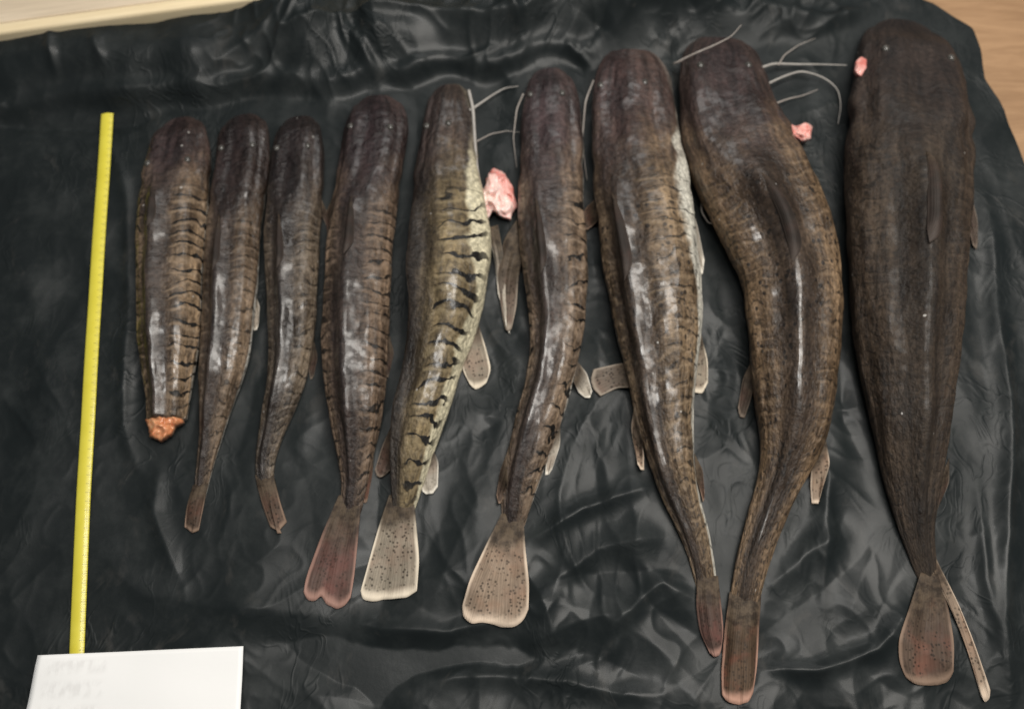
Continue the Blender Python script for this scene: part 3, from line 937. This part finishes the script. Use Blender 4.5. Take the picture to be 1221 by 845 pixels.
# ------------------------------------------------------------------ eyes, fins, barbels, one fish after the other
EYES = {'cut': (0.22, 0.62), 'slim': (0.13, 0.60), 'curl': (0.13, 0.60), 'lobed': (0.13, 0.62), 'pale': (0.14, 0.55), 'fan': (0.10, 0.58),
        'broad': (0.13, 0.60), 'bent': (0.115, 0.52), 'dark': (0.13, 0.60)}
for k, (u, a) in EYES.items():
    f = F[k]
    for sgn in (-1, 1):
        eye(f, u, sgn * a - 0.6 * f['roll'], 0.0032 + 0.026 * float(f['w'].max()))

f = F['cut']
torn('cut_stump', [(174, 500), (180, 488), (199, 483), (214, 488), (220, 503), (210, 509), (204, 519), (191, 526), (177, 522)], m_orange, 0.020, f['root'], 2.3, 0.010, 'raw orange flesh where the tail was cut off', 0.4)
back_fin(f, 'dorsal_fin', 0.30, 0.44, -f['roll'] - 0.07, -f['roll'] + 0.16, 0.003, m_folded)
fin(f, 'pectoral_fin', [(242, 205), (250, 232), (250, 262)], [(240, 215), (243, 240), (246, 266)], [(249, 268)], m_fin_dark, 0.012)

f = F['slim']
fin(f, 'tail_fin', [(230, 578), (222, 605), (220, 628)], [(248, 575), (243, 602), (237, 632)], [(229, 635)], m_fin_brown, 0.0015, 0.002, arch=0.006)
back_fin(f, 'dorsal_fin', 0.33, 0.46, -f['roll'] - 0.07, -f['roll'] + 0.16, 0.003, m_folded)
fin(f, 'pectoral_fin', [(250, 255), (246, 275), (250, 292)], [(256, 250), (255, 275), (253, 292)], [(252, 294)], m_fin_dark, 0.01)
fin(f, 'pelvic_fin', [(302, 345), (310, 365), (308, 388)], [(298, 360), (300, 380), (303, 394)], [(306, 393)], m_fin_pale, 0.010)
fin(f, 'anal_fin', [(288, 420), (291, 440), (286, 462)], [(282, 440), (280, 455), (282, 466)], [(284, 466)], m_fin_brown, 0.008)

f = F['curl']
fin(f, 'tail_fin', [(304, 566), (312, 600), (322, 628)], [(326, 566), (334, 598), (342, 622)], [(337, 635), (329, 636)], m_fin_brown, 0.0015, 0.002, arch=0.006)
back_fin(f, 'dorsal_fin', 0.33, 0.46, -f['roll'] - 0.07, -f['roll'] + 0.16, 0.003, m_folded)
fin(f, 'pectoral_fin', [(382, 235), (392, 256), (396, 272)], [(379, 245), (386, 262), (392, 275)], [(395, 275)], m_fin_dark, 0.012)
fin(f, 'pelvic_fin', [(374, 405), (379, 425), (374, 448)], [(370, 420), (368, 440), (370, 452)], [(372, 452)], m_fin_dark, 0.008)

f = F['lobed']
fin(f, 'tail_fin', [(404, 590), (384, 636), (364, 690), (362, 706)], [(431, 590), (427, 640), (422, 690), (418, 712)],
    [(367, 716), (376, 716), (383, 709), (389, 720), (401, 726), (411, 722)], m_fin_pink, 0.0015, 0.0035, nc=49)
back_fin(f, 'dorsal_fin', 0.32, 0.45, -f['roll'] - 0.07, -f['roll'] + 0.16, 0.003, m_folded)
fin(f, 'pectoral_fin', [(396, 236), (388, 256), (390, 276)], [(398, 250), (394, 266), (393, 278)], [(391, 280)], m_fin_brown, 0.012)
fin(f, 'anal_fin', [(446, 538), (444, 565), (438, 597)], [(440, 550), (434, 575), (431, 596)], [(435, 600)], m_fin_brown, 0.009)
fin(f, 'pelvic_fin', [(464, 398), (470, 420), (464, 446)], [(460, 415), (459, 435), (461, 450)], [(463, 450)], m_fin_dark, 0.010)

f = F['pale']
fin(f, 'tail_fin', [(464, 590), (453, 622), (440, 668), (430, 704)], [(493, 590), (496, 622), (500, 666), (497, 704)],
    [(432, 714), (440, 717), (462, 714), (485, 712)], m_fin_grey, 0.0015, 0.0035, nc=49)
fin(f, 'anal_fin', [(514, 530), (523, 550), (522, 580)], [(503, 545), (502, 570), (504, 586)], [(516, 588), (508, 589)], m_fin_pale, 0.012, 0.004)
fin(f, 'adipose_fin', [(470, 500), (456, 530), (447, 560)], [(474, 545), (466, 560), (458, 567)], [(449, 567), (453, 569)], m_fin_dark, 0.016, 0.006)
fin(f, 'pelvic_fin', [(552, 372), (546, 405), (551, 440), (560, 458)], [(568, 378), (578, 410), (586, 440), (580, 456)], [(566, 464), (573, 462)], m_fin_grey, 0.014, 0.003)
fin(f, 'pectoral_fin', [(580, 272), (590, 310), (594, 350)], [(594, 268), (602, 315), (606, 372), (608, 398)], [(600, 372), (604, 392)], m_fin_pale, 0.014, 0.004)
torn('gill', [(583, 207), (593, 209), (602, 228), (612, 244), (610, 262), (596, 258), (588, 250), (582, 262), (572, 266), (567, 252), (573, 232)], m_pink, 0.013, f['root'], 5.1, 0.012, 'pale pink torn gill flesh beside the head')
torn('gill', [(588, 200), (602, 206), (612, 224), (617, 246), (608, 258), (598, 236), (578, 214)], m_red, 0.008, f['root'], 1.1, 0.006, 'dark red gill flesh behind the pink part')
tube('jaw_edge', on_sheet([(559, 108), (564, 130), (566, 165), (568, 195), (571, 215)], zs=[0.018, 0.02, 0.022, 0.024, 0.02]), 0.0022, 0.0020, m_barbel_pale, f['root'])
tube('gill_edge', on_sheet([(571, 212), (566, 228), (556, 240), (547, 252)], zs=[0.026, 0.036, 0.044, 0.05]), 0.0020, 0.0012, m_barbel_pale, f['root'])
tube('gill_edge', on_sheet([(572, 240), (563, 254), (548, 260), (531, 259)], zs=[0.026, 0.040, 0.049, 0.055]), 0.0020, 0.0010, m_barbel_pale, f['root'])
barbel(f, [(560, 132), (572, 124), (588, 113), (602, 105), (618, 103)], 0.0026, 0.0010, m_barbel_pale, [0.018, 0.014, 0.009, 0.007, 0.006])
barbel(f, [(566, 170), (585, 160), (605, 156), (620, 158)], 0.0014, 0.0007, m_barbel, [0.014, 0.006, 0.004, 0.004])

f = F['fan']
fin(f, 'tail_fin', [(598, 612), (582, 644), (560, 690), (551, 722)], [(624, 612), (626, 650), (631, 695), (630, 726)],
    [(552, 736), (562, 743), (582, 742), (596, 748), (610, 748), (624, 740)], m_fin_tan, 0.0015, 0.0035, nc=55)
back_fin(f, 'dorsal_fin', 0.36, 0.50, -f['roll'] - 0.07, -f['roll'] + 0.16, 0.004, m_folded)
fin(f, 'pectoral_fin', [(616, 262), (600, 285), (592, 330), (600, 380)], [(624, 300), (618, 330), (616, 365), (610, 392)], [(602, 392), (606, 395)], m_fin_mottle, 0.016, 0.004)
fin(f, 'pelvic_fin', [(688, 430), (700, 445), (706, 466)], [(684, 455), (690, 468), (698, 474)], [(704, 474)], m_fin_pale, 0.012, 0.003)
fin(f, 'anal_fin', [(668, 500), (668, 530), (658, 560)], [(660, 515), (652, 545), (650, 566)], [(654, 566)], m_fin_pale, 0.008)
barbel(f, [(624, 112), (616, 130), (612, 165), (616, 200)], 0.0016, 0.0007, m_barbel, [0.02, 0.012, 0.006, 0.004])
fin(f, 'adipose_fin', [(604, 540), (596, 562), (592, 590)], [(606, 575), (600, 592), (597, 600)], [(594, 600)], m_fin_brown, 0.014, 0.006)

f = F['broad']
fin(f, 'tail_fin', [(832, 686), (830, 720), (834, 752), (846, 778)], [(856, 686), (860, 720), (863, 752), (860, 774)], [(852, 783), (858, 781)], m_fin_pink, 0.0015, 0.003, arch=0.008)
back_fin(f, 'dorsal_fin', 0.36, 0.50, -f['roll'] - 0.07, -f['roll'] + 0.16, 0.005, m_folded)
fin(f, 'pelvic_fin', [(826, 398), (822, 430), (824, 458)], [(836, 398), (844, 430), (844, 456)], [(829, 469), (838, 468)], m_fin_grey, 0.014, 0.003)
fin(f, 'pelvic_fin', [(758, 430), (734, 434), (708, 440)], [(762, 462), (736, 462), (716, 472)], [(704, 452), (708, 464)], m_fin_mottle, 0.012, 0.003)
fin(f, 'pectoral_fin', [(816, 232), (830, 262), (840, 310)], [(812, 250), (824, 285), (834, 330)], [(838, 326)], m_fin_pale, 0.022, 0.006)
fin(f, 'pectoral_fin', [(712, 235), (698, 248), (694, 262)], [(714, 262), (706, 270), (700, 274)], [(695, 270)], m_fin_brown, 0.014, 0.004)
fin(f, 'adipose_fin', [(757, 480), (752, 510), (758, 540)], [(766, 525), (768, 545), (768, 560)], [(760, 552), (764, 560)], m_fin_tan, 0.018, 0.008)
fin(f, 'anal_fin', [(828, 540), (838, 560), (840, 585)], [(830, 570), (836, 588), (838, 598)], [(840, 596)], m_fin_brown, 0.010, 0.003)
barbel(f, [(708, 96), (698, 120), (694, 170), (700, 215)], 0.0020, 0.0008, m_barbel, [0.02, 0.012, 0.006, 0.005])

f = F['bent']
fin(f, 'tail_fin', [(870, 705), (864, 750), (860, 800), (861, 828)], [(908, 705), (905, 750), (903, 795), (898, 826)], [(868, 837), (882, 840), (893, 836)], m_fin_red, 0.0015, 0.003, arch=0.010)
back_fin(f, 'dorsal_fin', 0.34, 0.48, -f['roll'] - 0.07, -f['roll'] + 0.16, 0.005, m_folded)
fin(f, 'pectoral_fin', [(958, 205), (974, 205), (984, 240), (996, 300)], [(960, 235), (970, 250), (982, 280), (994, 310)], [(997, 312)], m_fin_tan, 0.026, 0.006)
fin(f, 'pelvic_fin', [(896, 430), (886, 450), (880, 486)], [(900, 460), (894, 480), (888, 498)], [(882, 497)], m_fin_dark, 0.012, 0.003)
fin(f, 'anal_fin', [(984, 520), (990, 552), (980, 585)], [(968, 550), (966, 580), (968, 600)], [(976, 600)], m_fin_tan, 0.012, 0.003)
barbel(f, [(818, 70), (800, 78), (828, 64), (850, 55), (872, 44), (884, 30)], 0.0022, 0.0010, m_barbel, [0.02, 0.03, 0.05, 0.058, 0.055, 0.05])
barbel(f, [(905, 82), (922, 76), (950, 77), (980, 77), (1010, 78)], 0.0026, 0.0011, m_barbel_pale, [0.026, 0.014, 0.009, 0.008, 0.009])
barbel(f, [(908, 104), (930, 93), (955, 84), (982, 92), (1000, 106), (1003, 128), (999, 148)], 0.0022, 0.0009, m_barbel_pale, [0.022, 0.012, 0.012, 0.008, 0.006, 0.005, 0.005])
barbel(f, [(918, 126), (940, 118), (958, 114), (975, 107)], 0.0018, 0.0009, m_barbel, [0.018, 0.008, 0.006, 0.006])
barbel(f, [(928, 78), (935, 66), (952, 54), (972, 46)], 0.0015, 0.0007, m_barbel, [0.018, 0.01, 0.008, 0.008])
barbel(f, [(838, 228), (836, 252), (846, 268), (862, 260), (872, 244)], 0.0018, 0.0009, m_barbel, [0.012, 0.012, 0.016, 0.034, 0.048])

f = F['dark']
fin(f, 'tail_fin', [(1098, 682), (1083, 728), (1071, 762), (1072, 790), (1080, 807)], [(1118, 684), (1131, 724), (1138, 766), (1137, 800)], [(1090, 815), (1104, 817), (1122, 816), (1132, 811)], m_fin_brown, 0.0015, 0.003,
    label='broad spotted lobe of the tail')
fin(f, 'tail_fin', [(1092, 640), (1112, 682), (1131, 718), (1152, 768), (1168, 818)], [(1104, 638), (1121, 676), (1140, 712), (1162, 766), (1181, 822)], [(1170, 830), (1175, 838), (1180, 832)], m_fin_tan, 0.0015, 0.003,
    label='long thin lobe of the tail')
back_fin(f, 'dorsal_fin', 0.36, 0.50, -f['roll'] - 0.07, -f['roll'] + 0.16, 0.006, m_folded)
fin(f, 'pectoral_fin', [(1140, 205), (1156, 225), (1166, 262), (1166, 290)], [(1146, 245), (1154, 268), (1160, 292)], [(1164, 298)], m_fin_dark, 0.020, 0.004)
fin(f, 'anal_fin', [(1132, 545), (1132, 575), (1120, 602)], [(1116, 585), (1112, 600), (1112, 612)], [(1116, 612)], m_fin_dark, 0.014, 0.006)
torn('gill', [(1020, 74), (1027, 67), (1034, 71), (1033, 82), (1026, 92), (1019, 86)], m_red, 0.005, f['root'], 8.2, 0.046, 'small spot of pink flesh at the side of the head', 0.5)

# ------------------------------------------------------------------ scraps on the sheet
sc = torn('flesh_scrap', [(930, 150), (940, 146), (949, 151), (960, 146), (969, 152), (967, 165), (957, 169), (949, 164), (940, 169), (932, 163)], m_scrap, 0.010, None, 3.3, 0.012)
tag(sc, 'small scrap of pink raw flesh on the sheet between the two large fish heads', 'flesh scrap')
